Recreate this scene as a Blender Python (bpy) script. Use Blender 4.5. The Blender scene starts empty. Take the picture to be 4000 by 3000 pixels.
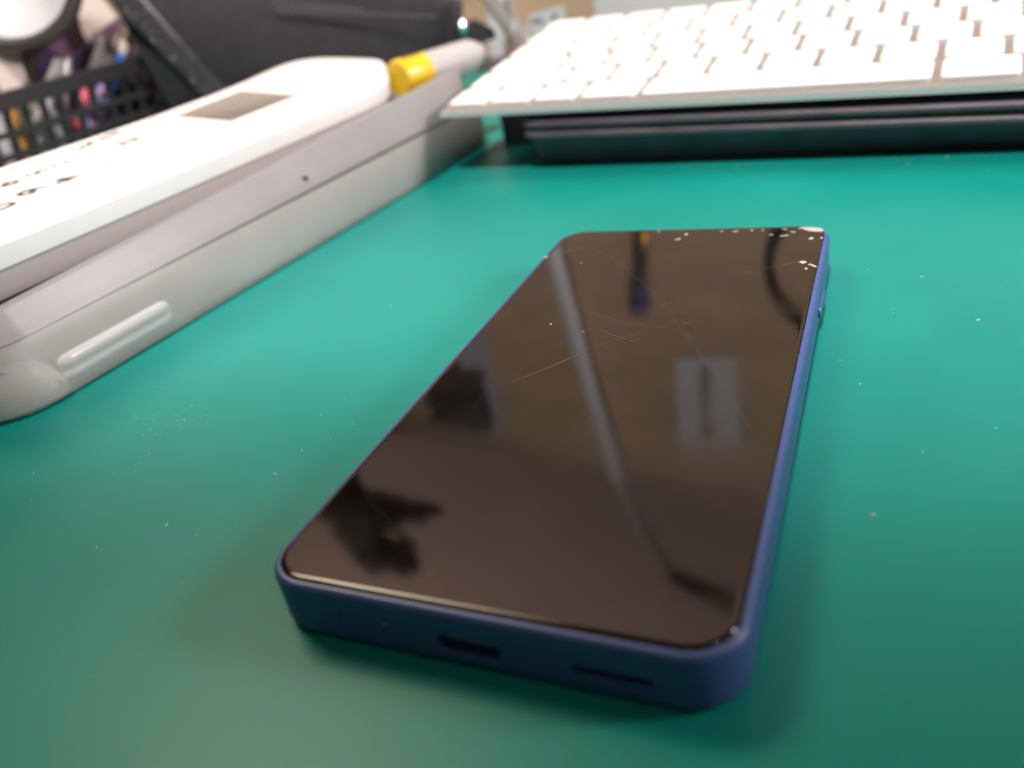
import bpy, bmesh, math, random
from mathutils import Vector, Matrix
random.seed(7)
S = 0.001                      # everything below is measured in millimetres
scene = bpy.context.scene

# ------------------------------------------------------------------ camera
CAM_ROT = Matrix(((0.91292657, -0.05218259, 0.40477408),
                  (0.37413436, 0.50326152, -0.77894244),
                  (-0.16305998, 0.86255714, 0.47896412)))
CAM_LOC = Vector((46.2276, -133.9246, 84.1840))
FPX = 3202.28                  # focal length in photo pixels (photo 4000 wide)
cam_d = bpy.data.cameras.new('camera')
cam = bpy.data.objects.new('camera', cam_d)
scene.collection.objects.link(cam)
cam.matrix_world = Matrix.Translation(CAM_LOC * S) @ CAM_ROT.to_4x4()
cam_d.sensor_width = 36.0
cam_d.lens = 36.0 * FPX / 4000.0
cam_d.clip_start = 0.002
cam_d.clip_end = 20.0
cam_d.dof.use_dof = True
cam_d.dof.focus_distance = 0.160
cam_d.dof.aperture_fstop = 11.0
scene.camera = cam

# ------------------------------------------------------------------ world, lamps, exposure
world = bpy.data.worlds.new('World')
scene.world = world
world.use_nodes = True
bg = world.node_tree.nodes['Background']
bg.inputs[0].default_value = (1.0, 0.82, 0.68, 1)
bg.inputs[1].default_value = 0.09

def area(name, loc, target, sx, sy, watts, col):
    d = bpy.data.lights.new(name, 'AREA')
    d.shape = 'RECTANGLE'; d.size = sx * S; d.size_y = sy * S
    d.energy = watts; d.color = col
    o = bpy.data.objects.new(name, d)
    scene.collection.objects.link(o)
    o.location = Vector(loc) * S
    o.rotation_euler = (Vector(target) - Vector(loc)).to_track_quat('-Z', 'Y').to_euler()
    return o

def spot(name, loc, target, watts, col, deg, blend, radius):
    d = bpy.data.lights.new(name, 'SPOT')
    d.energy = watts; d.color = col; d.spot_size = math.radians(deg); d.spot_blend = blend
    d.shadow_soft_size = radius * S
    o = bpy.data.objects.new(name, d)
    scene.collection.objects.link(o)
    o.location = Vector(loc) * S
    o.rotation_euler = (Vector(target) - Vector(loc)).to_track_quat('-Z', 'Y').to_euler()
    return o

area('veil_panel', (-900, 650, 1400), (-50, -60, 0), 900, 500, 25.0, (1.0, 0.82, 0.58))  # unseen panel added for a warm veil over the near mat
key = spot('overhead_key', (10, -200, 900), (-30, 390, 0), 47.0, (1.0, 0.935, 0.925), 46, 0.2, 42)  # unseen key light; its cone edge stands in for the photographer's shadow
key.scale = (2.2, 1.0, 1.0)
side = spot('side_light', (900, 330, 430), (-100, 290, 30), 46.0, (1.0, 0.92, 0.93), 45, 0.35, 120)
area('glint_lamp', (950, -190, 1190), (30, -60, 0), 70, 70, 1.6, (1.0, 0.86, 0.70))  # unseen small lamp added for the glint on the phone's corner
ww = area('wall_fill', (-200, 380, 1350), (-200, 760, 850), 1600, 150, 4.0, (1.0, 0.93, 0.88))  # unseen fill added to brighten the wall the screen mirrors
ww.data.spread = math.radians(75)

vs = scene.view_settings
vs.view_transform = 'Standard'
vs.look = 'None'
vs.exposure = 0.0
vs.gamma = 1.0
vs.use_curve_mapping = False
try:
    scene.cycles.use_denoising = True
except Exception:
    pass

# ------------------------------------------------------------------ helpers
def ray(px, py):
    d = CAM_ROT @ Vector(((px - 2000) / FPX, (1500 - py) / FPX, -1.0))
    return d.normalized()

def at_z(px, py, z=0.0):
    d = ray(px, py)
    return CAM_LOC + d * ((z - CAM_LOC.z) / d.z)

def at_plane(px, py, P, n):
    P = Vector(P); n = Vector(n)
    d = ray(px, py)
    return CAM_LOC + d * ((P - CAM_LOC).dot(n) / d.dot(n))

def lin(c):
    return tuple((x / 12.92 if x <= 0.04045 else ((x + 0.055) / 1.055) ** 2.4) for x in c)

def material(name, col, rough=0.5, spec=0.5, metal=0.0, noise=0.0, nscale=200.0, bump=0.0, bscale=800.0,
             sheen=0.0, coat=0.0, trans=0.0, stretch=None):
    m = bpy.data.materials.new(name)
    m.use_nodes = True
    nt = m.node_tree
    b = nt.nodes['Principled BSDF']
    b.inputs['Base Color'].default_value = (*col, 1)
    b.inputs['Roughness'].default_value = rough
    b.inputs['Specular IOR Level'].default_value = spec
    b.inputs['Metallic'].default_value = metal
    b.inputs['Sheen Weight'].default_value = sheen
    b.inputs['Coat Weight'].default_value = coat
    b.inputs['Transmission Weight'].default_value = trans
    if noise or bump:
        tc = nt.nodes.new('ShaderNodeTexCoord')
        mp = nt.nodes.new('ShaderNodeMapping')
        if stretch: mp.inputs['Scale'].default_value = stretch
        nt.links.new(tc.outputs['Object'], mp.inputs['Vector'])
    if noise:
        n = nt.nodes.new('ShaderNodeTexNoise')
        n.inputs['Scale'].default_value = nscale
        n.inputs['Detail'].default_value = 5
        nt.links.new(mp.outputs[0], n.inputs['Vector'])
        r = nt.nodes.new('ShaderNodeMapRange')
        r.inputs[1].default_value = 0.3; r.inputs[2].default_value = 0.7
        r.inputs[3].default_value = 1 - noise; r.inputs[4].default_value = 1 + noise
        nt.links.new(n.outputs[0], r.inputs[0])
        mx = nt.nodes.new('ShaderNodeVectorMath'); mx.operation = 'SCALE'
        mx.inputs[0].default_value = col
        nt.links.new(r.outputs[0], mx.inputs['Scale'])
        nt.links.new(mx.outputs[0], b.inputs['Base Color'])
    if bump:
        n2 = nt.nodes.new('ShaderNodeTexNoise')
        n2.inputs['Scale'].default_value = bscale
        n2.inputs['Detail'].default_value = 4
        nt.links.new(mp.outputs[0], n2.inputs['Vector'])
        bp = nt.nodes.new('ShaderNodeBump')
        bp.inputs['Strength'].default_value = bump
        bp.inputs['Distance'].default_value = 0.0003
        nt.links.new(n2.outputs[0], bp.inputs['Height'])
        nt.links.new(bp.outputs[0], b.inputs['Normal'])
    return m

class MB:
    """collects vertices (mm, world) and faces, and builds one mesh object"""
    def __init__(self):
        self.v = []; self.f = []
    def loft(self, rings, cap0=True, cap1=True, closed=True):
        b = len(self.v); n = len(rings[0])
        for r in rings: self.v += [tuple(p) for p in r]
        for i in range(len(rings) - 1):
            for j in range(n if closed else n - 1):
                k = (j + 1) % n
                self.f.append((b + i*n + j, b + i*n + k, b + (i+1)*n + k, b + (i+1)*n + j))
        if cap0: self.f.append(tuple(b + j for j in reversed(range(n))))
        if cap1: self.f.append(tuple(b + (len(rings)-1)*n + j for j in range(n)))
        return self
    def poly(self, pts):
        b = len(self.v); self.v += [tuple(p) for p in pts]; self.f.append(tuple(range(b, b + len(pts)))); return self
    def box(self, o, ax, ay, az):
        o, ax, ay, az = map(Vector, (o, ax, ay, az))
        b = len(self.v)
        for k in (0, 1):
            for p in (o, o + ax, o + ax + ay, o + ay): self.v.append(tuple(p + az * k))
        for f in ((3,2,1,0),(4,5,6,7),(0,1,5,4),(1,2,6,5),(2,3,7,6),(3,0,4,7)):
            self.f.append(tuple(b + i for i in f))
        return self
    def tube(self, pts, rad, n=12, flat=1.0, up=(0,0,1)):
        pts = [Vector(p) for p in pts]
        rads = rad if isinstance(rad, (list, tuple)) else [rad] * len(pts)
        rings = []
        for i, p in enumerate(pts):
            t = (pts[min(i+1, len(pts)-1)] - pts[max(i-1, 0)]).normalized()
            u = Vector(up); s = t.cross(u)
            if s.length < 1e-4: s = t.cross(Vector((1,0,0)))
            s.normalize(); w = s.cross(t).normalized()
            rings.append([p + (s * math.cos(2*math.pi*k/n) + w * flat * math.sin(2*math.pi*k/n)) * rads[i] for k in range(n)])
        return self.loft(rings)
    def build(self, name, mat, parent=None, smooth=True, angle=35, loc=None):
        org = Vector((0,0,0))
        if parent is not None: org = Vector(parent['_o'])
        elif loc is not None: org = Vector(loc)
        me = bpy.data.meshes.new(name)
        me.from_pydata([tuple((Vector(p) - org) * S) for p in self.v], [], self.f)
        me.update()
        bm = bmesh.new(); bm.from_mesh(me)
        bmesh.ops.recalc_face_normals(bm, faces=bm.faces)
        bm.to_mesh(me); bm.free()
        if smooth:
            for p in me.polygons: p.use_smooth = True
            me.set_sharp_from_angle(angle=math.radians(angle))
        me.materials.append(mat)
        o = bpy.data.objects.new(name, me)
        scene.collection.objects.link(o)
        if parent is not None:
            o.parent = parent
        else:
            o.location = org * S
        o['_o'] = tuple(org)
        return o

def thing(name, label, cat, loc, group=None):
    o = bpy.data.objects.new(name, None)
    scene.collection.objects.link(o)
    o.empty_display_size = 0.01
    o.location = Vector(loc) * S
    o['_o'] = tuple(loc)
    return tag(o, label, cat, group)

def tag(o, label, cat, group=None):
    o['label'] = label; o['category'] = cat
    if group: o['group'] = group
    return o

def rrect(w, l, r, n=8, inset=0.0):
    """rounded rectangle centred on the origin, counter-clockwise, (x, y)"""
    w2, l2 = w/2 - inset, l/2 - inset; r = max(r - inset, 0.05)
    out = []
    for cx, cy, a0 in ((w2-r, l2-r, 0), (-w2+r, l2-r, 90), (-w2+r, -l2+r, 180), (w2-r, -l2+r, 270)):
        for k in range(n + 1):
            a = math.radians(a0 + 90.0 * k / n)
            out.append((cx + r*math.cos(a), cy + r*math.sin(a)))
    return out

def fillet(i0, z0, i1, z1, n=5, convex=True, kind='top'):
    """quarter-round profile from (inset i0, z0) to (i1, z1)"""
    out = []
    for k in range(n + 1):
        a = math.pi/2 * k / n
        if kind == 'top':      # vertical wall turning in to a horizontal face
            out.append((i0 + (i1-i0)*(1-math.cos(a)), z0 + (z1-z0)*math.sin(a)))
        else:                  # horizontal face turning up in to a vertical wall
            out.append((i0 + (i1-i0)*math.sin(a), z0 + (z1-z0)*(1-math.cos(a))))
    return out

def boolean_cut(o, cutters):
    for c in cutters:
        m = o.modifiers.new('cut', 'BOOLEAN'); m.operation = 'DIFFERENCE'; m.solver = 'EXACT'; m.object = c
    dg = bpy.context.evaluated_depsgraph_get()
    me = bpy.data.meshes.new_from_object(o.evaluated_get(dg))
    o.modifiers.clear()
    o.data = me
    for c in cutters: bpy.data.objects.remove(c, do_unlink=True)
    me.set_sharp_from_angle(angle=math.radians(35))

# ------------------------------------------------------------------ materials
M = {}
def mat_mat():
    m = material('mat_rubber', (0.012, 0.30, 0.235), rough=0.36, spec=0.2)
    nt = m.node_tree; b = nt.nodes['Principled BSDF']
    tc = nt.nodes.new('ShaderNodeTexCoord')
    n1 = nt.nodes.new('ShaderNodeTexNoise'); n1.inputs['Scale'].default_value = 11; n1.inputs['Detail'].default_value = 4
    nt.links.new(tc.outputs['Object'], n1.inputs['Vector'])
    cr = nt.nodes.new('ShaderNodeValToRGB')  # paler blotches: gloss reflections put into the base colour
    cr.color_ramp.elements[0].position = 0.32; cr.color_ramp.elements[0].color = (0.002, 0.196, 0.165, 1)
    cr.color_ramp.elements[1].position = 0.70; cr.color_ramp.elements[1].color = (0.009, 0.250, 0.212, 1)
    nt.links.new(n1.outputs[0], cr.inputs[0])
    # fine pale scuffs
    mp = nt.nodes.new('ShaderNodeMapping'); mp.inputs['Scale'].default_value = (30, 260, 30); mp.inputs['Rotation'].default_value = (0, 0, 0.5)
    nt.links.new(tc.outputs['Object'], mp.inputs['Vector'])
    n2 = nt.nodes.new('ShaderNodeTexNoise'); n2.inputs['Scale'].default_value = 1.6; n2.inputs['Detail'].default_value = 3
    nt.links.new(mp.outputs[0], n2.inputs['Vector'])
    r2 = nt.nodes.new('ShaderNodeMapRange'); r2.inputs[1].default_value = 0.68; r2.inputs[2].default_value = 0.82
    r2.inputs[3].default_value = 0.0; r2.inputs[4].default_value = 0.10
    nt.links.new(n2.outputs[0], r2.inputs[0])
    mx = nt.nodes.new('ShaderNodeMix'); mx.data_type = 'RGBA'
    nt.links.new(r2.outputs[0], mx.inputs['Factor'])
    nt.links.new(cr.outputs[0], mx.inputs[6])
    mx.inputs[7].default_value = (0.35, 0.52, 0.48, 1)
    nt.links.new(mx.outputs[2], b.inputs['Base Color'])
    r3 = nt.nodes.new('ShaderNodeMapRange'); r3.inputs[3].default_value = 0.3; r3.inputs[4].default_value = 0.42
    nt.links.new(n1.outputs[0], r3.inputs[0]); nt.links.new(r3.outputs[0], b.inputs['Roughness'])
    n3 = nt.nodes.new('ShaderNodeTexNoise'); n3.inputs['Scale'].default_value = 1800; n3.inputs['Detail'].default_value = 2
    nt.links.new(tc.outputs['Object'], n3.inputs['Vector'])
    bp = nt.nodes.new('ShaderNodeBump'); bp.inputs['Strength'].default_value = 0.25; bp.inputs['Distance'].default_value = 0.0001
    nt.links.new(n3.outputs[0], bp.inputs['Height']); nt.links.new(bp.outputs[0], b.inputs['Normal'])
    return m

def mat_glass():
    m = material('screen_glass', (0.010, 0.009, 0.008), rough=0.03, spec=0.5)
    nt = m.node_tree; b = nt.nodes['Principled BSDF']
    b.inputs['IOR'].default_value = 1.52
    tc = nt.nodes.new('ShaderNodeTexCoord')
    n1 = nt.nodes.new('ShaderNodeTexNoise'); n1.inputs['Scale'].default_value = 38; n1.inputs['Detail'].default_value = 7
    n1.inputs['Distortion'].default_value = 0.8
    nt.links.new(tc.outputs['Object'], n1.inputs['Vector'])
    r = nt.nodes.new('ShaderNodeMapRange'); r.inputs[1].default_value = 0.45; r.inputs[2].default_value = 0.75
    r.inputs[3].default_value = 0.045; r.inputs[4].default_value = 0.12
    nt.links.new(n1.outputs[0], r.inputs[0]); nt.links.new(r.outputs[0], b.inputs['Roughness'])
    cr = nt.nodes.new('ShaderNodeMapRange'); cr.inputs[1].default_value = 0.5; cr.inputs[2].default_value = 0.8
    cr.inputs[3].default_value = 0.004; cr.inputs[4].default_value = 0.011
    nt.links.new(n1.outputs[0], cr.inputs[0])
    cc = nt.nodes.new('ShaderNodeVectorMath'); cc.operation = 'SCALE'; cc.inputs[0].default_value = (1.25, .92, .78)
    nt.links.new(cr.outputs[0], cc.inputs['Scale'])
    nt.links.new(cc.outputs[0], b.inputs['Base Color'])
    return m

def mat_frosted(name, col, see=0.12, transl=0.4, rough=0.35):
    m = bpy.data.materials.new(name); m.use_nodes = True
    nt = m.node_tree; nt.nodes.clear()
    out = nt.nodes.new('ShaderNodeOutputMaterial')
    df = nt.nodes.new('ShaderNodeBsdfDiffuse'); df.inputs[0].default_value = (*col, 1)
    tl = nt.nodes.new('ShaderNodeBsdfTranslucent'); tl.inputs[0].default_value = (*col, 1)
    gl = nt.nodes.new('ShaderNodeBsdfGlossy'); gl.inputs['Roughness'].default_value = rough
    tr = nt.nodes.new('ShaderNodeBsdfTransparent')
    m1 = nt.nodes.new('ShaderNodeMixShader'); m1.inputs[0].default_value = transl
    m2 = nt.nodes.new('ShaderNodeMixShader'); m2.inputs[0].default_value = see
    m3 = nt.nodes.new('ShaderNodeMixShader')
    fr = nt.nodes.new('ShaderNodeFresnel'); fr.inputs[0].default_value = 1.45
    tc = nt.nodes.new('ShaderNodeTexCoord')
    n = nt.nodes.new('ShaderNodeTexNoise'); n.inputs['Scale'].default_value = 60; n.inputs['Detail'].default_value = 6
    nt.links.new(tc.outputs['Object'], n.inputs['Vector'])
    r = nt.nodes.new('ShaderNodeMapRange'); r.inputs[1].default_value = .3; r.inputs[2].default_value = .7
    r.inputs[3].default_value = .93; r.inputs[4].default_value = 1.03
    nt.links.new(n.outputs[0], r.inputs[0])
    sc = nt.nodes.new('ShaderNodeVectorMath'); sc.operation = 'SCALE'; sc.inputs[0].default_value = col
    nt.links.new(r.outputs[0], sc.inputs['Scale'])
    nt.links.new(sc.outputs[0], df.inputs[0]); nt.links.new(sc.outputs[0], tl.inputs[0])
    nt.links.new(df.outputs[0], m1.inputs[1]); nt.links.new(tl.outputs[0], m1.inputs[2])
    nt.links.new(m1.outputs[0], m2.inputs[1]); nt.links.new(tr.outputs[0], m2.inputs[2])
    nt.links.new(fr.outputs[0], m3.inputs[0]); nt.links.new(m2.outputs[0], m3.inputs[1]); nt.links.new(gl.outputs[0], m3.inputs[2])
    nt.links.new(m3.outputs[0], out.inputs[0])
    return m

M['mat'] = mat_mat()
M['glass'] = mat_glass()
M['frame'] = material('blue_polycarbonate', (0.045, 0.086, 0.25), rough=0.38, spec=0.5, noise=0.05, nscale=400, bump=0.05, bscale=6000)
M['lip'] = material('grey_port_rim', (0.13, 0.13, 0.19), rough=0.35)  # lighter and greyer than the frame colour
M['hole'] = material('dark_cavity', (0.004, 0.004, 0.006), rough=0.7)
M['chip'] = material('broken_glass', (0.48, 0.44, 0.41), rough=0.25, spec=0.8, noise=0.25, nscale=2500, bump=0.6, bscale=3000)
M['scratch'] = material('scratch_line', (0.085, 0.072, 0.063), rough=0.5)
def mat_smear():
    m = bpy.data.materials.new('finger_smear'); m.use_nodes = True
    nt = m.node_tree; nt.nodes.clear()
    out = nt.nodes.new('ShaderNodeOutputMaterial')
    df = nt.nodes.new('ShaderNodeBsdfDiffuse'); df.inputs[0].default_value = (.5, .47, .44, 1)
    tr = nt.nodes.new('ShaderNodeBsdfTransparent')
    mx = nt.nodes.new('ShaderNodeMixShader')
    tc = nt.nodes.new('ShaderNodeTexCoord'); n = nt.nodes.new('ShaderNodeTexNoise'); n.inputs['Scale'].default_value = 300; n.inputs['Detail'].default_value = 5
    nt.links.new(tc.outputs['Object'], n.inputs['Vector'])
    r = nt.nodes.new('ShaderNodeMapRange'); r.inputs[1].default_value = .35; r.inputs[2].default_value = .75; r.inputs[3].default_value = .002; r.inputs[4].default_value = .014
    nt.links.new(n.outputs[0], r.inputs[0]); nt.links.new(r.outputs[0], mx.inputs[0])
    nt.links.new(tr.outputs[0], mx.inputs[1]); nt.links.new(df.outputs[0], mx.inputs[2]); nt.links.new(mx.outputs[0], out.inputs[0])
    return m
M['smear'] = mat_smear()
M['dust'] = material('dust_grain', (0.30, 0.46, 0.42), rough=0.9)
M['case'] = mat_frosted('frosted_polypropylene', (0.74, 0.71, 0.68), see=0.42)
M['case2'] = mat_frosted('frosted_tray', (0.50, 0.475, 0.48), see=0.22)
M['cap'] = mat_frosted('clear_end_cap', (0.68, 0.655, 0.61), see=0.25, rough=0.25)
M['white_tube'] = mat_frosted('white_tube_plastic', (0.74, 0.72, 0.71), see=0.03, rough=0.16)
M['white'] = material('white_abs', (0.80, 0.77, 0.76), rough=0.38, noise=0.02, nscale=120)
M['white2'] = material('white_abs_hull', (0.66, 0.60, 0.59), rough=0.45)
M['seam'] = material('shadow_seam', (0.40, 0.34, 0.33), rough=0.6)
M['lcd'] = material('grey_display', (0.26, 0.235, 0.21), rough=0.22, noise=0.1, nscale=300)
M['print'] = material('grey_print', (0.03, 0.03, 0.035), rough=0.5)
M['yellow'] = material('yellow_label', (0.72, 0.47, 0.015), rough=0.3)
M['ink'] = material('black_ink', (0.02, 0.02, 0.02), rough=0.5)
M['kbody'] = material('keyboard_aluminium', (0.25, 0.222, 0.21), rough=0.38, metal=0.0)
M['key'] = material('white_keycap', (0.84, 0.83, 0.82), rough=0.4, noise=0.015, nscale=150)
M['black'] = material('black_plastic', (0.105, 0.088, 0.10), rough=0.4, noise=0.2, nscale=90, bump=0.15, bscale=2500)
M['blackb'] = material('basket_plastic', (0.018, 0.018, 0.02), rough=0.4)
M['fabric'] = material('black_fabric', (0.019, 0.0155, 0.019), rough=0.85, noise=0.3, nscale=180, bump=0.6, bscale=2600, sheen=0.25)
M['velcro'] = material('fuzzy_trim', (0.03, 0.028, 0.031), rough=0.95, noise=0.75, nscale=900, bump=1.0, bscale=1800, sheen=0.4)
M['thread'] = material('stitch_thread', (0.14, 0.125, 0.125), rough=0.8)
M['lint'] = material('grey_lint', (0.26, 0.25, 0.26), rough=0.95)
M['chrome'] = material('metal_bead', (0.8, 0.8, 0.8), rough=0.2, metal=1.0)
M['greyplastic'] = mat_frosted('grey_translucent_plastic', (0.42, 0.38, 0.37), see=0.15)
M['tan'] = material('tan_board', (0.62, 0.41, 0.27), rough=0.75, noise=0.12, nscale=14, bump=0.1, bscale=500, stretch=(1, 1, 6))
M['wall'] = material('painted_wall', (0.66, 0.47, 0.43), rough=0.85, noise=0.04, nscale=6)
M['greybox'] = material('grey_carton', (0.80, 0.72, 0.72), rough=0.7, noise=0.05, nscale=40)
M['paper'] = material('white_paper', (0.74, 0.73, 0.74), rough=0.8, noise=0.03, nscale=60)
M['paper2'] = material('grey_paper', (0.52, 0.50, 0.53), rough=0.8, noise=0.05, nscale=30)
M['bowl'] = material('grey_white_bowl', (0.60, 0.57, 0.57), rough=0.35)
M['cream'] = material('cream_paper', (0.70, 0.61, 0.54), rough=0.8, noise=0.05, nscale=40)
M['purple'] = material('dark_purple_film', (0.035, 0.018, 0.06), rough=0.3, noise=0.2, nscale=60)
M['mauve'] = material('mauve_film', (0.17, 0.085, 0.15), rough=0.3, noise=0.15, nscale=80)
M['rim'] = material('dark_brown_rim', (0.045, 0.038, 0.034), rough=0.35)
M['clear'] = mat_frosted('clear_pen_barrel', (0.52, 0.49, 0.46), see=0.35, rough=0.15)
M['pink'] = material('pink_plastic', (0.62, 0.07, 0.13), rough=0.3)
M['blue'] = material('blue_plastic', (0.06, 0.22, 0.75), rough=0.3)
M['lilac'] = material('lilac_plastic', (0.42, 0.26, 0.52), rough=0.35)
M['orange'] = material('orange_plastic', (0.72, 0.32, 0.05), rough=0.45)
M['green'] = material('green_plastic', (0.10, 0.40, 0.12), rough=0.45)
M['bristle'] = material('blue_bristle', (0.012, 0.06, 0.20), rough=0.9, noise=0.3, nscale=900)
M['brass'] = material('brass_ferrule', (0.75, 0.42, 0.12), rough=0.3, metal=1.0)
M['red'] = material('red_seal', (0.50, 0.06, 0.05), rough=0.7)
M['pole'] = material('pale_pole', (0.82, 0.80, 0.80), rough=0.35)
M['bag'] = material('charcoal_bag', (0.05, 0.045, 0.045), rough=0.6, noise=0.7, nscale=25)
M['arm'] = material('brown_arm', (0.55, 0.46, 0.42), rough=0.4)
M['dark'] = material('dark_cloth', (0.010, 0.010, 0.011), rough=0.9)

# ------------------------------------------------------------------ setting
o = MB().box((-1000, -500, -4), (1900, 0, 0), (0, 1250, 0), (0, 0, 4)).build('desk_mat', M['mat'], smooth=False)
o['kind'] = 'structure'
o = MB().box((-1100, 760, -800), (2100, 0, 0), (0, 20, 0), (0, 0, 2600)).build('wall', M['wall'], smooth=False)
o['kind'] = 'structure'

# ------------------------------------------------------------------ smartphone
W, L, H = 69.0, 140.0, 9.8
ph = thing('smartphone', 'blue smartphone with a cracked black screen lying on the green mat', 'smartphone', (0, 0, 0))
prof = fillet(1.5, 0.0, 0.0, 1.5, 6, kind='bottom') + fillet(0.0, 8.3, 0.95, 9.5, 7, kind='top')
prof += [(1.15, 9.5), (1.25, 9.2), (1.25, 7.6)]
fr = MB().loft([[(x, y, z) for x, y in rrect(W, L, 7.6, 12, i)] for i, z in prof]).build('frame', M['frame'], ph)

def pill(xc, zc, w, h, y0, y1, n=10):
    ring = []
    r = h/2
    for cx, a0 in ((xc + w/2 - r, -90), (xc - w/2 + r, 90)):
        for k in range(n + 1):
            a = math.radians(a0 + 180.0*k/n)
            ring.append((cx + r*math.cos(a), zc + r*math.sin(a)))
    return MB().loft([[(x, y, z) for x, z in ring] for y in (y0, y1)])
holes = [('usb_port', -0.5, 4.25, 9.4, 3.0, 6.0), ('speaker_slot', 19.0, 4.3, 10.6, 1.35, 3.0),
         ('microphone_hole', -20.2, 5.6, 0.9, 0.9, 2.0)]
cut = [pill(x, z, w, h, -74, -70 + d).build('cutter', M['hole']) for _, x, z, w, h, d in holes]
boolean_cut(fr, cut)
for nme, x, z, w, h, d in holes:
    # a thin liner closes each opening at its depth
    pill(x, z, w + .3, h + .3, -70 + d - 0.6, -70 + d + .3).build(nme, M['hole'], fr)
# bright lip under the port, a chamfer ring
def lip(name, x, z, w, h):
    r1, r2 = [], []
    for rr, e in ((r1, 0.0), (r2, 0.4)):
        p = pill(x, z, w + 2*e, h + 2*e, 0, 1)
        rr += p.v[:len(p.v)//2]
    MB().loft([[(a, -69.7, c) for a, _, c in r1], [(a, -70.04, c) for a, _, c in r2], [(a, -69.9, c) for a, _, c in
              [(q[0]+(q[0]-x)*0.01, 0, q[2]+(q[2]-z)*0.02) for q in r2]]], False, False).build(name, M['lip'], fr)
lip('port_rim', -0.5, 4.25, 9.4, 3.0)
MB().tube([(-13.0, -70.05, 5.4), (-13.0, -69.5, 5.4)], 0.22, 8).build('pin_dimple', M['chip'], ph)
MB().box((-3.8, -69.0, 3.95), (6.6, 0, 0), (0, 4.5, 0), (0, 0, .6)).build('port_tongue', M['lip'], fr, smooth=False)
# glass with rolled 2.5D edge
gp = [(1.27, 7.7), (1.27, 9.38)] + fillet(1.27, 9.38, 2.1, 9.8, 7, kind='top') + [(2.35, 9.8), (2.7, 9.8)]
MB().loft([[(x, y, z) for x, y in rrect(W, L, 7.6, 12, i)] for i, z in gp]).build('screen', M['glass'], ph, angle=60)
screen = bpy.data.objects['screen']
# side keys on the right edge
def side_key(y0, y1, z0, z1, name):
    rings = []
    for x, ins in ((34.0, 0), (34.75, 0), (35.05, 0.35)):
        rings.append([(x, (y0+y1)/2 + a, (z0+z1)/2 + b) for a, b in rrect(y1-y0, z1-z0, (z1-z0)/2 - .01, 6, ins)])
    MB().loft(rings).build(name, M['frame'], ph)
side_key(31.5, 43.5, 2.6, 5.2, 'power_key')

# chips and cracks in the far corner of the glass
def flake(cx, cy, rx, ry, rot, n=11, seed=0, z=9.80):
    rnd = random.Random(seed)
    c, s = math.cos(rot), math.sin(rot)
    ring = []
    for k in range(n):
        a = 2*math.pi*k/n; r = rnd.uniform(0.55, 1.1)
        ring.append((cx + (rx*r*math.cos(a))*c - (ry*r*math.sin(a))*s, cy + (rx*r*math.cos(a))*s + (ry*r*math.sin(a))*c))
    m = MB()
    top = [(cx + (x-cx)*.6 + rnd.uniform(-.1, .1), cy + (y-cy)*.6, z + rnd.uniform(.03, .14)) for x, y in ring]
    m.loft([[(x, y, z - .05) for x, y in ring], [(x, y, z + .02) for x, y in ring], top])
    return m
chips = [(30.4, 66.2, 2.1, 1.2, -.35), (28.2, 67.2, 1.6, .6, .1), (32.2, 65.2, .8, 1.1, .2), (30.6, 60.1, .75, 1.0, -.4), (32.9, 60.4, .35, .9, .1),
         (30.1, 45.6, 1.0, .8, .3), (32.4, 43.7, 1.5, .45, -.9), (31.1, 42.0, .5, .8, .2), (31.7, 44.3, .5, .5, 0),
         (0.2, 64.7, .6, .9, .2), (-1.1, 61.2, 1.1, .45, .5), (-7.5, 67.2, .4, .4, 0), (8.9, 66.1, .5, .35, 0), (12.2, 65.9, 1.3, .35, .2), (16.2, 66.4, .5, .5, 0),
         (18.8, 66.3, .4, .4, 0), (24.4, 62.2, 1.6, .35, .2), (26.0, 64.6, 1.0, .3, -.5), (21.2, 63.0, .8, .3, .1), (24.0, 66.6, .9, .4, 0),
         (-33.0, 50.4, .9, .3, .6), (-22.0, 46.0, .25, .3, 0), (-17.9, 12.3, .35, .2, .4), (-9.6, 9.4, .3, .15, .4)]
for i, (x, y, a, b, r) in enumerate(chips):
    flake(x, y, a*(1.2 if i == 0 else .85), b*(1.4 if i == 0 else .9), r, seed=i).build('glass_chip', M['chip'], screen, smooth=False)
def scratch(pts, w, name='scratch'):
    m = MB(); pts = [Vector((x, y, 9.812)) for x, y in pts]
    rnd = random.Random(len(pts) + int(pts[0].x * 10))
    rings = []
    for i, p in enumerate(pts):
        t = (pts[min(i+1, len(pts)-1)] - pts[max(i-1, 0)]).normalized(); s = Vector((-t.y, t.x, 0))
        ww = w * (0.25 + 0.75*math.sin(math.pi*(i + .3)/(len(pts) - .4))) * rnd.uniform(.7, 1.2)
        rings.append([p - s*ww, p - s*ww*.4 + Vector((0, 0, .01)), p + s*ww*.4 + Vector((0, 0, .01)), p + s*ww])
    m.loft(rings, False, False, closed=False)
    m.build(name, M['scratch'], screen)
def seg(x0, y0, x1, y1, n=9, bend=0.0):
    return [(x0 + (x1-x0)*k/n + bend*math.sin(math.pi*k/n)*(y1-y0)*.1, y0 + (y1-y0)*k/n - bend*math.sin(math.pi*k/n)*(x1-x0)*.1) for k in range(n+1)]
scratch(seg(-33.2, 50.3, -24.2, 57.2), .10)
scratch(seg(-17.5, -12.5, -5.6, 2.6, 14, .3), .10)
scratch(seg(-5.6, 2.6, 2.4, 9.8, 9, -.2), .06)
scratch(seg(25.6, 43.8, 30.2, 46.4), .09)
scratch(seg(14.5, 38.5, 25.6, 43.8, 9, .3), .04)
scratch(seg(-23.5, 51.0, -16, 62, 9), .04)
scratch(seg(-8, 12, 4, 5, 9, .5), .04)
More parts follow.
